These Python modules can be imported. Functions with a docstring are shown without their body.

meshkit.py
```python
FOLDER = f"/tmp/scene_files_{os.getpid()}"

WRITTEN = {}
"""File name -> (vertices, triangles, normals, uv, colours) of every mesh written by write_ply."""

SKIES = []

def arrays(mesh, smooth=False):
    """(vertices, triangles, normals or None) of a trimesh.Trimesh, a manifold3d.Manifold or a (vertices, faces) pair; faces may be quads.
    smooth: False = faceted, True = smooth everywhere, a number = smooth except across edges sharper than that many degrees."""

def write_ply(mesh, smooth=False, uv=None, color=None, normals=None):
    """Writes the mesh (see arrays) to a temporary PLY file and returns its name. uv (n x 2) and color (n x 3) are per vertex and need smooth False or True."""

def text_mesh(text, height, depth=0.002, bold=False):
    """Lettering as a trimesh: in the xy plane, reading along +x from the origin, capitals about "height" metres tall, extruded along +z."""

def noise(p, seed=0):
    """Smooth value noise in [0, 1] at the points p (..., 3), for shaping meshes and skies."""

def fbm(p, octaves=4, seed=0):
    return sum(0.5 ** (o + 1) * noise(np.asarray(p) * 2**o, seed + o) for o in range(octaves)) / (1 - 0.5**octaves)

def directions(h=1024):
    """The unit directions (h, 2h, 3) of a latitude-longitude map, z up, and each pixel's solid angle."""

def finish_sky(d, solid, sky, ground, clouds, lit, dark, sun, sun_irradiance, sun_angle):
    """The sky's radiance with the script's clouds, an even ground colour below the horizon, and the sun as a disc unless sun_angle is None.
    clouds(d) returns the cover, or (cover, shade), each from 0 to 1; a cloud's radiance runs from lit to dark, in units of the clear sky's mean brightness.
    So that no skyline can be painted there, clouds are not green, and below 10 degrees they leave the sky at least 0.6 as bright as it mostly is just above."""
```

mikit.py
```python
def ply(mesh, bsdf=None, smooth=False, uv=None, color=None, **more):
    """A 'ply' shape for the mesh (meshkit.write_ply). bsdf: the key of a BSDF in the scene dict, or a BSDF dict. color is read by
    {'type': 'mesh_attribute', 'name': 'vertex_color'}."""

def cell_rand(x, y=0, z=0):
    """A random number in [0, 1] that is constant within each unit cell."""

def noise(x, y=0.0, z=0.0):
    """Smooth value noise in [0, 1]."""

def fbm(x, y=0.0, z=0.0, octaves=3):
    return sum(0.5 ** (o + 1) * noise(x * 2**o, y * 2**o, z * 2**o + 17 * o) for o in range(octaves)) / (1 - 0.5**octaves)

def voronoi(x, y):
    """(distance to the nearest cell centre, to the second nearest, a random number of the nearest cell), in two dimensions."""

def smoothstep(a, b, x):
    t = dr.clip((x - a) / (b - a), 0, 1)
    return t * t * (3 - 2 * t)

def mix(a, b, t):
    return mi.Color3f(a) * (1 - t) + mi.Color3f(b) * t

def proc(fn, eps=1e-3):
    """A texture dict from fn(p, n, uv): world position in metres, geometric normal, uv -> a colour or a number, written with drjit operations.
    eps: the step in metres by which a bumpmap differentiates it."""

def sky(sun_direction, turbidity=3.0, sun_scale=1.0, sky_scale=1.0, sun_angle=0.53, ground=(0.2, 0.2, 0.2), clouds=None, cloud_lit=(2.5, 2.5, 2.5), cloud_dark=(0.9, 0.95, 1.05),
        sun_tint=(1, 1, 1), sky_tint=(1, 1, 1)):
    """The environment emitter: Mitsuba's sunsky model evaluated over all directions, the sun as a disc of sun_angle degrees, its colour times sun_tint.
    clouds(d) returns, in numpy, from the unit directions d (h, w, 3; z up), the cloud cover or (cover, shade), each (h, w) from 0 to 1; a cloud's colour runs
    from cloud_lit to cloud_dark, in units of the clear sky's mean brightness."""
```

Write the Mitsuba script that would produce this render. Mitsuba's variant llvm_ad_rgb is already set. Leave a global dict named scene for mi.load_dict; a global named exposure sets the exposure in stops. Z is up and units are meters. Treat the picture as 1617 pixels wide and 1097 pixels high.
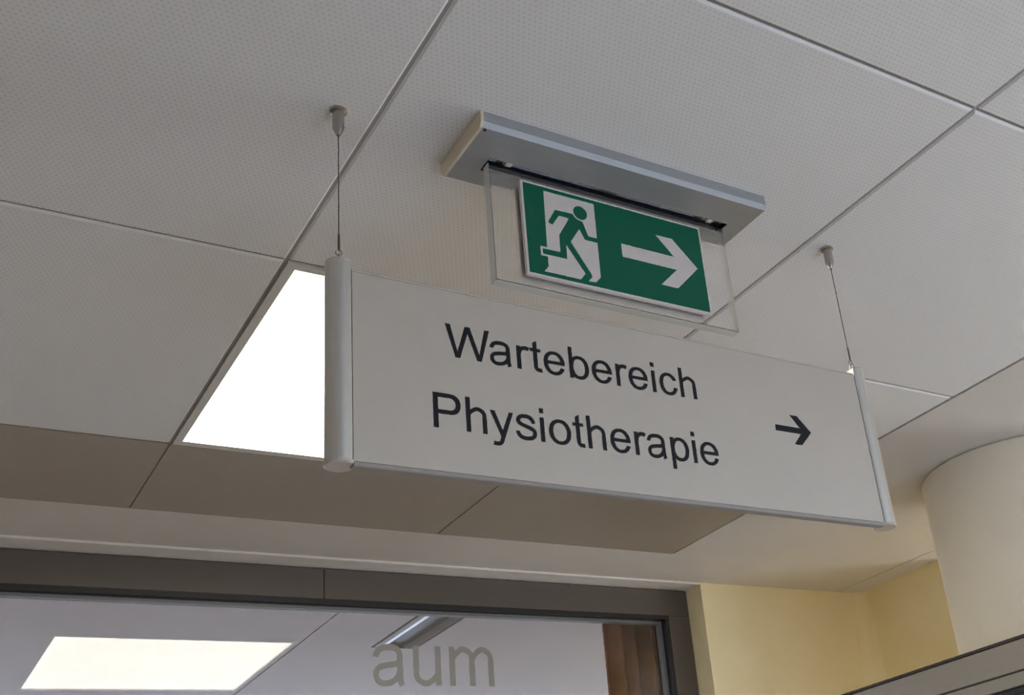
import math
import numpy as np
import trimesh
import drjit as dr
import mitsuba as mi
import mikit
from scipy.interpolate import CubicSpline
from shapely import affinity
from shapely.geometry import LineString, Point, Polygon, box as sbox
from shapely.ops import unary_union

# ------------------------------------------------------------------ camera, sky, exposure
T = mi.ScalarTransform4f
EYE = np.array([0.0, 0.0, 1.6586])
FWD, UP = np.array([0.5425, 0.7298, 0.4161]), np.array([-0.1422, -0.4084, 0.9017])
scene, labels = {}, {}
scene['camera'] = {
    'type': 'perspective', 'fov_axis': 'x', 'fov': 47.614, 'near_clip': 0.02, 'far_clip': 100.0,
    'principal_point_offset_x': -(1039.1 - 808.5) / 1617, 'principal_point_offset_y': -(627.3 - 548.5) / 1097,
    'to_world': T().look_at(origin=EYE.tolist(), target=(EYE + FWD).tolist(), up=UP.tolist())}
scene['sky'] = mikit.sky((-0.5, 0.6, 0.6), turbidity=5.0, sun_scale=0.0, sky_scale=3.15, ground=(0.40, 0.41, 0.43),
                         clouds=lambda d: 0.75 + 0.0 * d[..., 2], cloud_lit=(0.91, 1.0, 1.13), cloud_dark=(0.9, 0.95, 1.0), sky_tint=(0.87, 0.985, 1.18))
DAY = 0.82            # radiance of the frosted window at the end of the corridor
LAMP = 0.85          # radiance of the ceiling lamp's diffuser
exposure = 3.53

# ------------------------------------------------------------------ materials
def mat(key, rgb, rough=0.6, metal=0.0, spec=0.5, **more):
    scene[key] = {'type': 'twosided', 'b': {'type': 'principled', 'base_color': rgb if isinstance(rgb, dict) else {'type': 'rgb', 'value': list(rgb)},
                                            'roughness': rough, 'metallic': metal, 'specular': spec, **more}}
    return key

def bumped(key, rgb, fn, scale, rough=0.7, eps=1e-3, spec=0.3):
    scene[key] = {'type': 'twosided', 'b': {'type': 'bumpmap', 'arbitrary': mikit.proc(fn, eps), 'scale': scale,
                  'b': {'type': 'principled', 'base_color': rgb if isinstance(rgb, dict) else {'type': 'rgb', 'value': list(rgb)}, 'roughness': rough, 'specular': spec}}}
    return key

def perforated(rgb):
    """Painted metal ceiling tile with rows of small staggered holes."""
    def fn(p, n, uv):
        q = 0.0062
        u, v = p.x / q, p.y / q
        row = dr.floor(v)
        u = u + 0.5 * (row - 2 * dr.floor(row * 0.5))
        a, b = u - dr.floor(u) - 0.5, v - row - 0.5
        hole = 1 - mikit.smoothstep(0.17, 0.30, dr.sqrt(a * a + b * b))
        hole = dr.select(n.z < -0.9, hole, 0.0)
        tone = 1 - 0.03 * mikit.fbm(p.x * 3, p.y * 3, p.z * 3)
        return mi.Color3f(*rgb) * tone * (1 - 0.13 * hole)
    return mikit.proc(fn)

def mottled(rgb, amount, size, second=None):
    def fn(p, n, uv):
        t = mikit.fbm(p.x * size, p.y * size, p.z * size)
        f = mikit.fbm(p.x * size * 9, p.y * size * 9, p.z * size * 9)
        c = mikit.mix(rgb, second or [x * (1 - amount) for x in rgb], mikit.smoothstep(0.3, 0.7, t))
        return c * (1 - 0.5 * amount * f)
    return mikit.proc(fn)

def plaster(p, n, uv):
    return mikit.fbm(p.x * 190, p.y * 190, p.z * 190) + 0.5 * mikit.noise(p.x * 60, p.y * 60, p.z * 60)

def brushed(rgb):
    def fn(p, n, uv):
        return mi.Color3f(*rgb) * (0.93 + 0.1 * mikit.noise(p.x * 40, p.y * 1400, p.z * 1400))
    return mikit.proc(fn)

mat('tile_paint', perforated((0.70, 0.695, 0.685)), 0.45, spec=0.4)
mat('plain_ceiling', (0.62, 0.565, 0.575), 0.5)
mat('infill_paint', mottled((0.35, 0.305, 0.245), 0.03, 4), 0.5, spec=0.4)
bumped('frieze_paint', mottled((0.61, 0.58, 0.535), 0.03, 4), plaster, 0.00035)
mat('joint_grey', (0.34, 0.33, 0.31), 0.6)
mat('shadow_joint', (0.20, 0.19, 0.18), 0.7)
bumped('yellow_plaster', mottled((0.88, 0.78, 0.51), 0.04, 5, (0.85, 0.74, 0.46)), plaster, 0.0006, 0.8)
bumped('white_plaster', (0.74, 0.72, 0.68), plaster, 0.0005, 0.8)
bumped('cream_plaster', mottled((0.77, 0.70, 0.565), 0.03, 3), plaster, 0.0005, 0.75)
mat('white_trim', (0.72, 0.70, 0.66), 0.4)
mat('floor_vinyl', mottled((0.27, 0.205, 0.135), 0.15, 6), 0.35)
mat('bronze_frame', mottled((0.115, 0.096, 0.080), 0.06, 5), 0.42, spec=0.4)
mat('black_rubber', (0.012, 0.011, 0.012), 0.5)
mat('grey_bead', (0.16, 0.16, 0.16), 0.4)
mat('screen_metal', brushed((0.31, 0.28, 0.245)), 0.45, 0.35)
mat('screen_cap', (0.03, 0.022, 0.02), 0.5)
mat('anodised', brushed((0.35, 0.36, 0.365)), 0.48, 0.5)
mat('satin_aluminium', (0.60, 0.585, 0.54), 0.30, 0.8)
mat('cap_plastic', (0.47, 0.42, 0.37), 0.4)
mat('chrome', (0.42, 0.39, 0.36), 0.16, 1.0)
mat('steel_wire', (0.16, 0.15, 0.14), 0.35, 0.9)
mat('panel_white', mottled((0.47, 0.42, 0.355), 0.02, 8), 0.42, spec=0.45)
mat('rail_grey', (0.30, 0.275, 0.25), 0.75, spec=0.2)
mat('black_print', (0.009, 0.009, 0.011), 0.5, spec=0.2)
mat('sign_white', (0.54, 0.50, 0.46), 0.35)
mat('sign_green', (0.0, 0.095, 0.050), 0.3, spec=0.22)
mat('cream_plastic', (0.56, 0.50, 0.38), 0.5)
mat('frost_print', (0.26, 0.25, 0.235), 0.8)
mat('lamp_frame_paint', (0.58, 0.56, 0.53), 0.4)
mat('reflector', (0.55, 0.56, 0.58), 0.25, 0.7)
mat('louvre_grey', (0.22, 0.225, 0.235), 0.4)
mat('curtain_cloth', mottled((0.30, 0.12, 0.055), 0.25, 7, (0.20, 0.08, 0.04)), 0.8)
mat('frosted_edge', (0.56, 0.57, 0.54), 0.22, spec=0.6)
scene['acrylic'] = {'type': 'dielectric', 'int_ior': 1.49, 'ext_ior': 1.0}
scene['pane_glass'] = {'type': 'thindielectric', 'int_ior': 1.52, 'ext_ior': 1.0}

# ------------------------------------------------------------------ mesh helpers
def bx(x0, x1, y0, y1, z0, z1, bev=0.0):
    if bev <= 0:
        return trimesh.creation.box(bounds=[[x0, y0, z0], [x1, y1, z1]])
    pts = []
    lo, hi = np.array([x0, y0, z0], float), np.array([x1, y1, z1], float)
    for c in np.ndindex(2, 2, 2):
        for k in range(3):
            p = np.where(np.array(c) == 1, hi - bev, lo + bev)
            p[k] = hi[k] if c[k] else lo[k]
            pts.append(p)
    return trimesh.convex.convex_hull(np.array(pts))

def join(*m):
    return trimesh.util.concatenate([a for a in m])

def extrude(shape, depth):
    return trimesh.util.concatenate([trimesh.creation.extrude_polygon(g, depth, engine='earcut') for g in getattr(shape, 'geoms', [shape]) if g.area > 0])

def upright(shape, x, yfront, z, depth):
    """A flat outline standing in a plane y = const that faces -y: its x goes to +x, its y to +z."""
    m = extrude(shape, depth)
    v = m.vertices.copy()
    return trimesh.Trimesh(np.c_[x + v[:, 0], yfront + depth - v[:, 2], z + v[:, 1]], m.faces, process=False)

def lathe(profile, n=48, at=(0, 0, 0)):
    m = trimesh.creation.revolve(np.array(profile, float), sections=n)
    m.apply_translation(at)
    return m

def tube(points, r, sides=10):
    p = np.asarray(points, float)
    t = np.gradient(p, axis=0); t /= np.linalg.norm(t, axis=1, keepdims=True)
    a = np.cross(t, [0.3, 0.9, 0.2]); a /= np.linalg.norm(a, axis=1, keepdims=True)
    b = np.cross(t, a); ang = np.arange(sides) * 2 * np.pi / sides
    r = np.broadcast_to(r, (len(p),))[:, None, None]
    v = p[:, None] + r * (np.cos(ang)[None, :, None] * a[:, None] + np.sin(ang)[None, :, None] * b[:, None])
    f = []
    for i in range(len(p) - 1):
        for j in range(sides):
            k = (j + 1) % sides
            f += [[i * sides + j, i * sides + k, (i + 1) * sides + k], [i * sides + j, (i + 1) * sides + k, (i + 1) * sides + j]]
    n = len(p) * sides
    v = np.vstack([v.reshape(-1, 3), p[0], p[-1]])
    for j in range(sides):
        k = (j + 1) % sides
        f += [[n, k, j], [n + 1, n - sides + j, n - sides + k]]
    return trimesh.Trimesh(v, f, process=False)

def numbered(name):
    if name not in scene and not any(k.startswith(name + '__') for k in scene):
        return name
    k = 1
    while f'{name}_{k:03d}' in scene or any(x.startswith(f'{name}_{k:03d}__') for x in scene):
        k += 1
    return f'{name}_{k:03d}'

def obj(name, mesh, m, parent=None, smooth=False, label=None, **more):
    key = numbered((parent + '__' if parent else '') + name)
    scene[key] = mikit.ply(mesh, m, smooth=smooth, **more)
    if label:
        labels[key] = {'label': label}
    return key

def struct(name, mesh, m, label, smooth=False):
    key = obj(name, mesh, m, smooth=smooth)
    labels[key] = {'label': label, 'kind': 'structure', 'category': name.split('_')[0]}
    return key

def thing(name, label, cat, group=None):
    key = numbered(name)
    labels[key] = {'label': label, 'category': cat, 'kind': 'thing'}
    if group:
        labels[key]['group'] = group
    return key

# ------------------------------------------------------------------ the setting
ZC = 2.5                                   # underside of the suspended ceiling
X0, Y0, P = 0.392, 0.6634, 0.625           # tile module
XE, YF, YW = X0 + 2 * P, 2.235, 2.434      # field edges, front face of the yellow wall
XJ, XS = 2.369, 2.453                      # joint near the side wall, side wall face
XL, XR, YB, YFAR = -2.733, 5.2, -0.55, 5.2

ceil = struct('ceiling', bx(XL - .2, XR + .2, YB - .2, YFAR + .2, ZC + .016, ZC + .12), 'joint_grey', 'suspended ceiling of white square tiles with smooth plaster borders')
G = 0.0022                                 # half a joint
def tile(x0, x1, y0, y1, m='tile_paint', bev=0.0028):
    lo = [[x0 + G + bev, y0 + G + bev], [x1 - G - bev, y1 - G - bev]]
    hi = [[x0 + G, y0 + G], [x1 - G, y1 - G]]
    pts = []
    for z, ((a, b), (c, d)) in ((ZC, lo), (ZC + bev * .8, hi), (ZC + .012, hi)):
        pts += [[a, b, z], [c, b, z], [c, d, z], [a, d, z]]
    return obj('tile', trimesh.convex.convex_hull(np.array(pts)), m, ceil)
for i in range(-5, 2):
    for j in range(-5, 2):
        if (i, j) == (0, 1):
            continue                       # the lamp sits here
        tile(X0 + i * P, X0 + (i + 1) * P, Y0 + j * P, Y0 + (j + 1) * P)
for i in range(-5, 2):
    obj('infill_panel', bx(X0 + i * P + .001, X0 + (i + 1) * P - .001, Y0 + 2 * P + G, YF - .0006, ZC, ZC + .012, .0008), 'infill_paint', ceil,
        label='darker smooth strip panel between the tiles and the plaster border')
# T-bars in the joints that run across the picture
for j in range(-5, 3):
    y = Y0 + j * P
    obj('joint_bar', bx(XL, XE - G, y - .0012, y + .0022, ZC + .0035, ZC + .0155), 'shadow_joint', ceil)
for i in range(-5, 3):
    x = X0 + i * P
    obj('joint_bar', bx(x - .0021, x + .0021, YB, YF - .001 if i < 2 else YW, ZC + .0028, ZC + .0158), 'joint_grey', ceil)
L = Polygon([(XE + .0035, YB), (XJ - .0016, YB), (XJ - .0016, YW), (XL, YW), (XL, YF), (XE + .0035, YF)])
m = extrude(L, .012); m.apply_translation([0, 0, ZC])
obj('plaster_border', m, 'frieze_paint', ceil, label='smooth white plaster border between the tiles and the walls')
obj('joint_strip', bx(XJ - .0016, XJ + .0016, YB, YW, ZC + .004, ZC + .014), 'shadow_joint', ceil)
obj('border_strip', bx(XJ + .0016, XR, YB, YW, ZC, ZC + .012), 'frieze_paint', ceil)

struct('floor', bx(XL - .2, XR + .2, YB - .2, YFAR + .2, -.12, 0), 'floor_vinyl', 'grey brown floor, out of view below')
FX1 = 1.868                                # right end of the glazed front's opening
RC = .05                                   # plaster rounded in the inner corner
arc = [(XS - RC + RC * math.cos(t), YW - RC + RC * math.sin(t)) for t in np.linspace(0, math.pi / 2, 13)]
corner_wall = extrude(Polygon([(XR, 2.09), (XS, 2.09)] + arc + [(FX1, YW), (FX1, 2.62), (XR, 2.62)]), ZC + .016)
struct('wall_back', corner_wall, 'yellow_plaster', 'pale yellow plaster wall right of the glazed door, meeting its own corner', smooth=35)
struct('wall_left', bx(XL - .15, XL, YB, YFAR, 0, ZC + .016), 'white_plaster', 'white wall at the left end of the corridor, out of view')
def holed(axis, at, u0, u1, w, thick=.15):
    """A wall in the plane axis = at from u0 to u1 with one window opening w = (u, u, z, z)."""
    s = sbox(u0, 0, u1, ZC + .016).difference(sbox(w[0], w[2], w[1], w[3]))
    m = extrude(s, thick); v = m.vertices
    v = np.c_[v[:, 2] + at, v[:, 0], v[:, 1]] if axis == 'x' else np.c_[v[:, 0], v[:, 2] + at, v[:, 1]]
    m = trimesh.Trimesh(v, m.faces); m.fix_normals()
    return m
WK = (-1.0, 4.4, 1.80, 2.44)
WR, WB, WF = (-0.30, 0.98, .03, 2.12), (.45, 2.5, .35, 2.36), (2.75, 5.0, .15, 2.42)
struct('wall_right', holed('x', XR, YB, 2.09, WR), 'white_plaster', 'white wall with a window at the right end of the corridor, out of view')
struct('wall_front', holed('y', YB - .15, XL, XR, WB), 'white_plaster', 'white wall with a window behind the viewer, out of view')
struct('wall_far', holed('y', YFAR, XL, XR, WK), 'white_plaster', 'white far wall with a high window in the room behind the glass, out of view')
struct('wall_room', holed('x', XR, 2.62, YFAR, WF), 'white_plaster', 'white side wall with a window in the room behind the glass, out of view')
def window(axis, at, w, label, lit=None):
    u0, u1, z0, z1 = w
    def b(a0, a1, c0, c1, t0, t1):
        return bx(t0, t1, a0, a1, c0, c1, .004) if axis == 'x' else bx(a0, a1, t0, t1, c0, c1, .004)
    n = 3
    key = f'window_{1 + sum(q.startswith("window_") and q.count("__") == 0 for q in labels)}'
    labels[key] = {'label': label, 'kind': 'structure', 'category': 'window'}
    fr = [b(u0, u1, z0, z0 + .06, at + .03, at + .09), b(u0, u1, z1 - .06, z1, at + .03, at + .09)]
    for q in range(n + 1):
        c = u0 + (u1 - u0) * q / n
        c = min(max(c, u0 + .03), u1 - .03)
        fr.append(b(c - .03, c + .03, z0 + .06, z1 - .06, at + .03, at + .09))
    obj('frame', join(*fr), 'white_trim', key)
    pane = np.array([[u0, z0], [u1, z0], [u1, z1], [u0, z1]], float)
    v = np.c_[np.full(4, at + .06), pane] if axis == 'x' else np.c_[pane[:, 0], np.full(4, at + .06), pane[:, 1]]
    obj('pane', trimesh.Trimesh(v, [[0, 1, 2], [0, 2, 3]] if lit is None else [[0, 2, 1], [0, 3, 2]], process=False), 'pane_glass' if lit is None else 'sign_white', key,
        **({} if lit is None else {'emitter': {'type': 'area', 'radiance': {'type': 'rgb', 'value': lit}}}))
window('x', XR, WR, 'tall frosted window lit by daylight at the far right end of the corridor, out of view', [DAY * .98, DAY, DAY * 1.02])
window('y', YB - .15, WB, 'wide window behind the viewer, out of view')
window('y', YFAR, WK, 'high window in the far wall of the room behind the glass, out of view')
window('x', XR, WF, 'wide window in the side wall of the room behind the glass, out of view')

# ceiling of the room behind the glass: long perforated panels
back_edges = [XL, -1.9, -1.0, -0.1, 1.02, 2.60, 3.2, XR]
LX0, LX1, LY0, LY1 = 1.235, 1.372, 2.66, 3.195   # cut-out of the lamp there
for a, b_ in zip(back_edges[:-1], back_edges[1:]):
    s = sbox(a + .002, 2.62, b_ - .002, YFAR).difference(sbox(LX0 - .002, LY0 - .002, LX1 + .002, LY1 + .002))
    m = extrude(s, .012); m.apply_translation([0, 0, ZC])
    obj('ceiling_panel', m, 'plain_ceiling', ceil)
struct('trim_1', join(bx(XL, FX1, YW, YW + .006, ZC - .005, ZC + .012, .0015), bx(XL, FX1, YW + .006, 2.62, ZC - .0025, ZC + .012)), 'white_trim', 'white metal trim strip along the ceiling above the glazed door')

# glazed door / front
DF = 2.50                                  # face of the frame
door = 'door_1'
labels[door] = {'label': 'dark bronze metal frame with a large glass pane lettered in frosted grey', 'kind': 'structure', 'category': 'door'}
ZT, ZG, XG, XJT = ZC - .0045, 2.4245, 1.7985, .858
def fr(x0, x1, z0, z1):
    return bx(x0, x1, DF, DF + .07, z0, z1, .0015)
obj('frame_head', fr(XJT + .0005, FX1 - .0005, ZG, ZT), 'bronze_frame', door)
obj('frame_head', fr(XL, XJT - .0005, ZG, ZT), 'bronze_frame', door)
obj('frame_jamb', fr(XG, FX1 - .001, 0.0, ZG), 'bronze_frame', door)
obj('frame_jamb', fr(-.72, -.64, 0.0, ZG), 'bronze_frame', door)
def ring(x0, x1, z0, z1, w, y0, y1):
    return upright(sbox(x0, z0, x1, z1).difference(sbox(x0 + w, z0 + w, x1 - w, z1 - w)), 0, y0, 0, y1 - y0)
obj('gasket', ring(-.64, XG, .02, ZG, .0105, DF + .001, DF + .045), 'black_rubber', door, label='black rubber gasket around the pane')
obj('glazing_bead', ring(-.6295, XG - .0105, .0305, ZG - .0105, .008, DF + .022, DF + .040), 'grey_bead', door)
v = np.array([[-.635, DF + .030, .025], [XG - .004, DF + .030, .025], [XG - .004, DF + .030, ZG - .004], [-.635, DF + .030, ZG - .004]])
obj('pane', trimesh.Trimesh(v, [[0, 1, 2], [0, 2, 3]], process=False), 'pane_glass', door)
obj('side_pane', trimesh.Trimesh(v * [0, 1, 1] + np.array([[XL + .01, 0, 0], [-.725, 0, 0], [-.725, 0, 0], [XL + .01, 0, 0]]), [[0, 1, 2], [0, 2, 3]], process=False), 'pane_glass', door)

# round column
CX, CY, CR = 2.094, 1.5177, 0.214
m = lathe([[0, 0], [CR, 0], [CR, ZC - .006], [CR - .004, ZC - .001], [0, ZC - .001]], 96, (CX, CY, 0))
k = obj('column', m, 'cream_plaster', smooth=40)
labels[k] = {'label': 'thick round cream plastered column reaching the ceiling at the right edge', 'category': 'column', 'kind': 'thing'}

# ------------------------------------------------------------------ lettering (own outlines, 2048 units to the em, capitals 1466 high)
def spline(pts, n=14):
    p = np.array(pts, float)
    t = np.r_[0, np.cumsum(np.linalg.norm(np.diff(p, axis=0), axis=1) ** .6)]
    return CubicSpline(t, p)(np.linspace(0, t[-1], n * (len(p) - 1) + 1))
def stroke(pts, w, curve=True):
    return LineString(spline(pts) if curve else pts).buffer(w / 2, cap_style='flat', join_style='mitre')
def oval(cx, cy, rx, ry, e=2.15, n=72):
    a = np.linspace(0, 2 * np.pi, n, endpoint=False)
    c, s = np.cos(a), np.sin(a)
    return Polygon(np.c_[cx + rx * np.sign(c) * np.abs(c) ** (2 / e), cy + ry * np.sign(s) * np.abs(s) ** (2 / e)])
def bowl(x0, x1, y0=-24, y1=1086, sw=182, sh=146):
    cx, cy, rx, ry = (x0 + x1) / 2, (y0 + y1) / 2, (x1 - x0) / 2, (y1 - y0) / 2
    return oval(cx, cy, rx, ry).difference(oval(cx, cy, rx - sw, ry - sh))
U = unary_union
def arch(xs, xr, xw=180):                  # the shoulder of h, m, n: from the stem at xs to a right stem at xr
    c, r = (xs + xr) / 2 + 60, (xr - xs) / 2
    out = [(xs, 560), (xs + 40, 780), (xs + .30 * (xr - xs), 930), (xs + .55 * (xr - xs), 1004), (xs + .80 * (xr - xs), 955), (xr - 22, 850), (xr, 690), (xr, 560)]
    return U([stroke(out, 160), sbox(xr - xw / 2, 0, xr + xw / 2, 640)])
GL = {
    'W': (1933, U([Polygon([(25, 1466), (226, 1466), (560, 0), (414, 0)]), Polygon([(414, 0), (600, 0), (1060, 1466), (866, 1466)]),
                   Polygon([(873, 1466), (1067, 1466), (1519, 0), (1333, 0)]), Polygon([(1373, 0), (1519, 0), (1912, 1466), (1711, 1466)])])),
    'P': (1366, U([sbox(159, 0, 353, 1466), U([sbox(353, 596, 830, 1466), oval(830, 1031, 447, 435, 2.3)]).difference(U([sbox(200, 768, 820, 1294), oval(820, 1031, 258, 263, 2.3)]))])),
    'a': (1139, U([stroke([(166, 745), (225, 900), (350, 985), (555, 1011), (760, 975), (862, 870), (880, 700), (882, 420), (888, 200), (905, 90), (942, 0)], 168),
                   stroke([(900, 600), (720, 560), (480, 528), (290, 480), (185, 390), (160, 280), (205, 140), (310, 65), (450, 50), (620, 85), (770, 190), (850, 310), (890, 440)], 158)])),
    'b': (1139, U([sbox(134, 0, 306, 1466), bowl(140, 1067)])),
    'p': (1139, U([sbox(134, -407, 314, 1062), bowl(140, 1067)])),
    'o': (1139, bowl(68, 1065)),
    'e': (1139, U([bowl(77, 1055).difference(Polygon([(570, 483), (1250, 483), (1250, 290), (1046, 322), (852, 345), (700, 380)])), sbox(170, 483, 1052, 629)])),
    'c': (1024, bowl(80, 1012).difference(Polygon([(560, 560), (808, 735), (1200, 800), (1200, 345), (826, 388)]))),
    'h': (1139, U([sbox(135, 0, 315, 1466), arch(225, 905)])),
    'r': (682, U([sbox(133, 0, 313, 1062), stroke([(223, 560), (250, 760), (330, 910), (460, 990), (570, 995), (690, 955)], 172)])),
    't': (569, U([sbox(36, 922, 528, 1062), Polygon([(177, 300), (357, 300), (357, 1433), (177, 1326)]), stroke([(267, 400), (267, 250), (300, 120), (400, 74), (540, 82)], 170)])),
    'i': (455, U([sbox(136, 0, 316, 1062), sbox(136, 1259, 316, 1466)])),
    'y': (1024, U([Polygon([(13, 1062), (206, 1062), (610, 0), (440, -10)]), Polygon([(830, 1062), (1007, 1062), (608, -40), (425, 0)]),
                   stroke([(545, 60), (490, -140), (420, -280), (310, -334), (110, -316)], 160)])),
    's': (1024, stroke([(858, 735), (800, 890), (680, 985), (500, 1010), (310, 975), (200, 870), (195, 765), (270, 670), (420, 605), (610, 545), (790, 475), (882, 390), (900, 290), (855, 165), (730, 80), (530, 50), (330, 80), (205, 180), (150, 335)], 164)),
    'u': (1139, affinity.scale(U([sbox(135, 0, 315, 1062), arch(225, 905)]), -1, -1, origin=(569.5, 531))),
    'm': (1706, U([sbox(135, 0, 315, 1062), arch(225, 855), arch(855, 1475)])),
}
KERN = {'Wa': -110, 'rt': 30, 'Ph': -10}
def word(text, x0, x1, cap):
    """The word with capitals cap metres high, its ink from x0 to x1 (a slight width fit), on the base line 0."""
    out, pen = [], 0
    for q, c in enumerate(text):
        w, g = GL[c]
        pen += KERN.get(text[max(q - 1, 0):q + 1], 0) if q else 0
        out.append(affinity.translate(g, pen)); pen += w
    s = U(out).simplify(2.0)
    lo, _, hi, _ = s.bounds
    return affinity.affine_transform(s, [(x1 - x0) / (hi - lo), 0, 0, cap / 1466, x0 - lo * (x1 - x0) / (hi - lo), 0])

obj('lettering', upright(word('aum', .9815, 1.2843, .0925 / 1062 * 1466), 0, DF + .0285, 2.2385, .0006), 'frost_print', door, label='frosted grey letters aum on the glass')

# ------------------------------------------------------------------ ceiling lamp
lamp = thing('ceiling_lamp', 'square white glowing ceiling lamp panel behind the hanging sign', 'lamp')
a0, a1, b0, b1 = X0 + .003, X0 + P - .003, Y0 + P + .003, Y0 + 2 * P - .003
w = .0125
s = sbox(a0, b0, a1, b1).difference(sbox(a0 + w, b0 + w, a1 - w, b1 - w - .004))
m = extrude(s, .014); m.apply_translation([0, 0, ZC - .0015])
obj('frame', m, 'lamp_frame_paint', lamp, label='pale metal frame')
v = np.array([[a0 + w, b0 + w, ZC + .003], [a1 - w, b0 + w, ZC + .003], [a1 - w, b1 - w - .004, ZC + .003], [a0 + w, b1 - w - .004, ZC + .003]])
obj('diffuser', trimesh.Trimesh(v, [[0, 2, 1], [0, 3, 2]], process=False), 'sign_white', lamp, label='glowing white diffuser',
    emitter={'type': 'area', 'radiance': {'type': 'rgb', 'value': [LAMP, LAMP * .93, LAMP * .8]}})

# ------------------------------------------------------------------ emergency exit sign
ex = thing('exit_sign', 'green emergency exit sign with running figure on a clear acrylic sheet below the ceiling', 'exit sign')
hx0, hx1, hy0, hy1, hz = .4905, .8865, .9125, 1.0175, 2.480
prof = Polygon([(hy0, 2.4995), (hy0, 2.4865), (hy0 + .0035, hz), (hy1 - .0035, hz), (hy1, 2.4865), (hy1, 2.4995)])
def along_x(p, x0, x1):
    m = extrude(p, x1 - x0); v = m.vertices
    m = trimesh.Trimesh(np.c_[v[:, 2] + x0, v[:, 0], v[:, 1]], m.faces); m.fix_normals(); return m
SX0, SX1, SY0, SY1 = .5215, .8625, .9615, .9875
shell = along_x(prof, hx0, hx1)
slot = bx(SX0, SX1, SY0, SY1, hz - .002, 2.4925)
obj('housing', trimesh.boolean.difference([shell, slot], engine='manifold'), 'anodised', ex, smooth=25, label='silver grey metal housing')
obj('slot_lining', trimesh.boolean.difference([bx(SX0 + .0001, SX1 - .0001, SY0 + .0001, SY1 - .0001, hz + .0003, 2.4924), bx(SX0 + .0008, SX1 - .0008, SY0 + .0008, SY1 - .0008, hz - .01, 2.4908)], engine='manifold'), 'black_rubber', ex, label='black inside of the slot')
obj('end_cap', along_x(prof.buffer(.0006, join_style='mitre').intersection(sbox(0, 0, 9, 2.4998)), hx0 - .0035, hx0), 'cream_plastic', ex, label='cream plastic end cap')
obj('end_cap', along_x(prof.buffer(.0003, join_style='mitre').intersection(sbox(0, 0, 9, 2.4998)), hx1, hx1 + .0025), 'anodised', ex)
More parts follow.
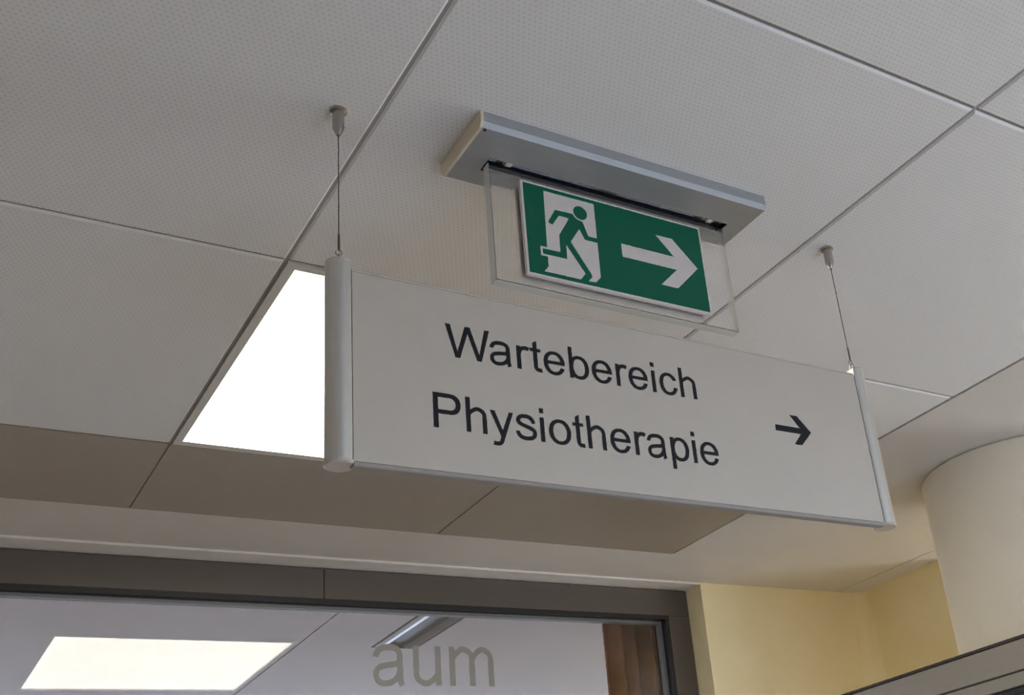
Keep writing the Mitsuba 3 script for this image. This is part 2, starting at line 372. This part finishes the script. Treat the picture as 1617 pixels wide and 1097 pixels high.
obj('screw', lathe([[0, -.001], [.0016, -.001], [.0016, .0012], [0, .0012]], 12, (hx0 + .004, hy0 + .006, hz)), 'black_rubber', ex)
for x in (.5465, .835):
    obj('clip', bx(x - .004, x + .004, SY0, .9672, 2.4785, 2.486, .0005), 'cap_plastic', ex)
obj('acrylic_sheet', bx(.5232, .8583, .968, .982, 2.3232, 2.4895), 'acrylic', ex, label='clear acrylic sheet')
obj('sheet_edge', bx(.5225, .8590, .9690, .981, 2.3224, 2.3231, .0002), 'frosted_edge', ex, label='pale polished edge of the acrylic sheet')
obj('sheet_edge', bx(.5224, .5231, .9690, .981, 2.3232, 2.479, .0002), 'frosted_edge', ex)
obj('sheet_edge', bx(.8584, .8591, .9690, .981, 2.3232, 2.479, .0002), 'frosted_edge', ex)
px0, px1, pz0, pz1 = .5590, .8155, 2.3352, 2.4632
plate = obj('plate', bx(px0, px1, .9630, .9678, pz0, pz1, .0006), 'sign_white', ex, label='white backing plate with a thin rim')
obj('back_plate', bx(px0, px1, .9824, .9850, pz0, pz1, .0004), 'sign_white', ex)
def loc(pts):
    return Polygon([(x / 1000 + .55, z / 1000 + 2.32) for x, z in pts])
doorway = loc([(39, 134.7), (107.4, 134.9), (106.0, 32.3), (98.4, 23.8), (88.6, 23.6), (94.6, 30.4), (93.9, 32.4), (85.2, 32.4), (78.3, 23.3), (31, 23.2), (37, 31.2), (37, 43.9), (28.5, 43.9), (28.5, 56.5), (37.2, 56.5)])
figure = loc([(41.5, 92.1), (47, 89.4), (57, 104.7), (70.5, 104.6), (55, 77.6), (54.2, 54.2), (31.2, 53.6), (31.2, 46.6), (62.5, 46.9), (62.9, 66.6), (85.6, 32.5), (94.3, 32.5), (69.6, 71.9), (83.2, 93.3), (89.4, 79.8), (107.3, 79.8), (107.3, 85.9), (94.8, 85.9), (89, 104), (82, 110), (75.2, 112.2), (52.4, 111.6)])
head = Point(.55 + .0868, 2.32 + .1165).buffer(.0094, 32)
figure = U([figure.difference(Point(.55 + .0868, 2.32 + .1165).buffer(.0113, 32)), head])
arrow = loc([(140.4, 87.6), (217.8, 87.6), (193.6, 113.6), (218.1, 114), (252.3, 78.6), (217.2, 42.5), (192.6, 42.5), (219, 69.2), (140.4, 69.2)])
bd = .0034
field = sbox(px0 + bd, pz0 + bd, px1 - bd, pz1 - bd)
obj('green_field', upright(field.difference(U([doorway, arrow])), 0, .9625, 0, .0006), 'sign_green', plate, label='green field')
obj('doorway', upright(doorway.difference(figure), 0, .9625, 0, .0006), 'sign_white', plate, label='white doorway shape')
obj('running_figure', upright(figure, 0, .9624, 0, .0007), 'sign_green', plate, label='green running figure')
obj('arrow', upright(arrow, 0, .9624, 0, .0007), 'sign_white', plate, label='white arrow pointing right')

# ------------------------------------------------------------------ hanging direction sign
ds = thing('direction_sign', 'pale hanging sign lettered Wartebereich Physiotherapie with a black arrow and round metal side posts', 'sign')
YP, PZ0, PZ1 = .9660, 2.0815, 2.2945
PXL, PXR, YC, RP = .3500, 1.0540, .9775, .0140
obj('panel', bx(.3590, 1.0425, YP, YP + .006, PZ0 + .006, PZ1 - .0012, .0004), 'panel_white', ds, label='pale grey white panel')
obj('rail', bx(.3590, 1.0425, YP - .0004, YP + .010, PZ0 + .0012, PZ0 + .0058, .0008), 'rail_grey', ds, label='grey bottom rail')
obj('rail', bx(.3590, 1.0425, YP - .0002, YP + .014, PZ1 - .001, PZ1 + .0012, .0005), 'panel_white', ds)
obj('back_panel', bx(.3590, 1.0425, YP + .010, YP + .0135, PZ0 + .006, PZ1 - .0012), 'panel_white', ds)
for x, sgn in ((PXL, 1), (PXR, -1)):
    # round tube with a groove that holds the panel
    c = Point(0, 0).buffer(RP, 40).difference(sbox(.0085 if sgn > 0 else -.03, -.0118, .03 if sgn > 0 else -.0095, .004))
    m = extrude(c, 2.3045 - 2.0885); m.apply_translation([x, YC, 2.0885])
    po = obj('post', m, 'satin_aluminium', ds, smooth=35, label='satin aluminium round post')
    cap = [[0, -.0022], [RP - .0006, -.0022], [RP + .0010, -.0010], [RP + .0010, .0016], [0, .0016]]
    obj('end_cap', lathe(cap, 48, (x, YC, 2.0869)), 'cap_plastic', po, smooth=30, label='grey plastic end cap')
    m = extrude(c.buffer(-.0003), .0018); m.apply_translation([x, YC, 2.3046])
    obj('end_cap', m, 'cap_plastic', po, smooth=30)
obj('lettering', upright(word('Wartebereich', .4578, .7745, .0380), 0, YP - .0005, 2.2155, .0006), 'black_print', ds, label='black word Wartebereich')
obj('lettering', upright(word('Physiotherapie', .4410, .7935, .0384), 0, YP - .0005, 2.1336, .0006), 'black_print', ds, label='black word Physiotherapie')
ar = Polygon([(.8886, 2.2000), (.9285, 2.2000), (.9150, 2.2162), (.9262, 2.2162), (.9456, 2.1963), (.9270, 2.1772), (.9152, 2.1772), (.9285, 2.1922), (.8886, 2.1922)])
obj('arrow', upright(ar, 0, YP - .0005, 0, .0006), 'black_print', ds, label='black arrow pointing right')

for x, lab in ((PXL, 'steel cable on a chrome ceiling fitting over the left post of the hanging sign'),
               (PXR, 'steel cable on a chrome ceiling fitting over the right post of the hanging sign')):
    sc = thing('suspension_cable', lab, 'cable', 'cables holding the hanging sign')
    obj('ceiling_fitting', lathe([[0, -.0335], [.0022, -.0335], [.0036, -.0300], [.0062, -.0235], [.0062, -.0045], [.0090, -.0030], [.0090, -.0002], [0, -.0002]], 32, (x, YC, ZC)), 'chrome', sc, smooth=35, label='chrome barrel shaped ceiling fitting')
    obj('wire', tube([(x, YC, ZC - .033), (x, YC, 2.40), (x, YC, 2.333)], .00062, 8), 'steel_wire', sc)
    obj('ferrule', lathe([[0, 0], [.0011, 0], [.0013, .001], [.0013, .019], [.0009, .0205], [0, .0205]], 14, (x, YC, 2.3215)), 'steel_wire', sc, smooth=35)
    t = np.linspace(0, 2 * np.pi, 25)
    eye1 = tube(np.c_[x + .0032 * np.sin(t), np.full(25, YC), 2.3190 - .0032 * np.cos(t)], .0008, 8)
    eye2 = tube(np.c_[x + .0010 * np.sin(t), YC + .0042 * np.sin(t), 2.3125 - .0050 * np.cos(t)], .0010, 8)
    base = lathe([[0, 0], [.0030, 0], [.0030, .0012], [.0020, .0022], [.0016, .0045], [0, .0045]], 20, (x, YC, 2.3071))
    obj('hook', join(eye1, eye2, base), 'chrome', sc, smooth=40, label='chrome hook and eye')

# ------------------------------------------------------------------ glazed screen in front of the column
gs = thing('glass_partition', 'grey metal framed glass partition with dark top edge in front of the round column', 'partition')
GX, GY0, GY1, GZ = 1.812, .72, 2.36, 2.084
GXB = GX + .05
obj('top_cap', bx(GX - .002, GXB + .002, GY0, GY1, GZ - .0065, GZ, .0012), 'screen_cap', gs, label='dark top edge')
obj('head_rail', bx(GX, GXB, GY0, GY1, GZ - .0610, GZ - .0065, .001), 'screen_metal', gs)
obj('groove', bx(GX + .003, GXB - .003, GY0 + .002, GY1 - .002, GZ - .0645, GZ - .0605), 'screen_cap', gs)
obj('leaf_rail', bx(GX + .001, GXB - .001, GY0 + .062, GY1 - .062, GZ - .0880, GZ - .0640, .001), 'screen_metal', gs)
obj('gasket', bx(GX + .008, GX + .036, GY0 + .062, GY1 - .062, GZ - .1000, GZ - .0880, .001), 'black_rubber', gs)
for y in (GY0, GY1 - .062):
    obj('post', bx(GX, GXB, y, y + .062, 0, GZ - .0640, .001), 'screen_metal', gs)
v = np.array([[GX + .02, GY0 + .062, .02], [GX + .02, GY1 - .062, .02], [GX + .02, GY1 - .062, GZ - .098], [GX + .02, GY0 + .062, GZ - .098]])
obj('pane', trimesh.Trimesh(v, [[0, 1, 2], [0, 2, 3]], process=False), 'pane_glass', gs)

# ------------------------------------------------------------------ behind the glass: recessed lamp (off) and curtain
rl = thing('recessed_lamp', 'unlit narrow recessed ceiling lamp with silver sides behind the glass', 'lamp')
s = sbox(LX0, LY0, LX1, LY1).difference(sbox(LX0 + .006, LY0 + .006, LX1 - .006, LY1 - .006))
m = extrude(s, .014); m.apply_translation([0, 0, ZC - .001])
obj('frame', m, 'shadow_joint', rl)
def yprism(pts):
    p = Polygon(pts); m = extrude(p, LY1 - LY0 - .014); v = m.vertices
    m = trimesh.Trimesh(np.c_[v[:, 0], v[:, 2] + LY0 + .007, v[:, 1]], m.faces); m.fix_normals(); return m
obj('reflector', yprism([(LX0 + .006, ZC), (LX0 + .018, ZC - .004), (LX0 + .034, ZC - .001), (LX0 + .045, ZC + .010), (LX0 + .006, ZC + .012)]), 'reflector', rl)
obj('reflector', yprism([(LX1 - .006, ZC), (LX1 - .020, ZC - .002), (LX1 - .042, ZC), (LX1 - .048, ZC + .010), (LX1 - .006, ZC + .012)]), 'rail_grey', rl)
obj('louvre', bx(LX0 + .04, LX1 - .04, LY0 + .007, LY1 - .007, ZC + .008, ZC + .015), 'louvre_grey', rl)
n = 200
u = np.linspace(0, 1, n)
cx_ = 1.722 + .36 * u
cy_ = 2.70 + .022 * np.sin(u * 2 * np.pi * 7.3 + .4) + .006 * np.sin(u * 31)
o = LineString(np.c_[cx_, cy_]).buffer(.0015, cap_style='flat')
m = extrude(o, 2.44); m.apply_translation([0, 0, .05])
k = obj('curtain', m, 'curtain_cloth', smooth=40)
labels[k] = {'label': 'brown curtain hanging in folds behind the glass beside the right jamb', 'category': 'curtain', 'kind': 'thing'}
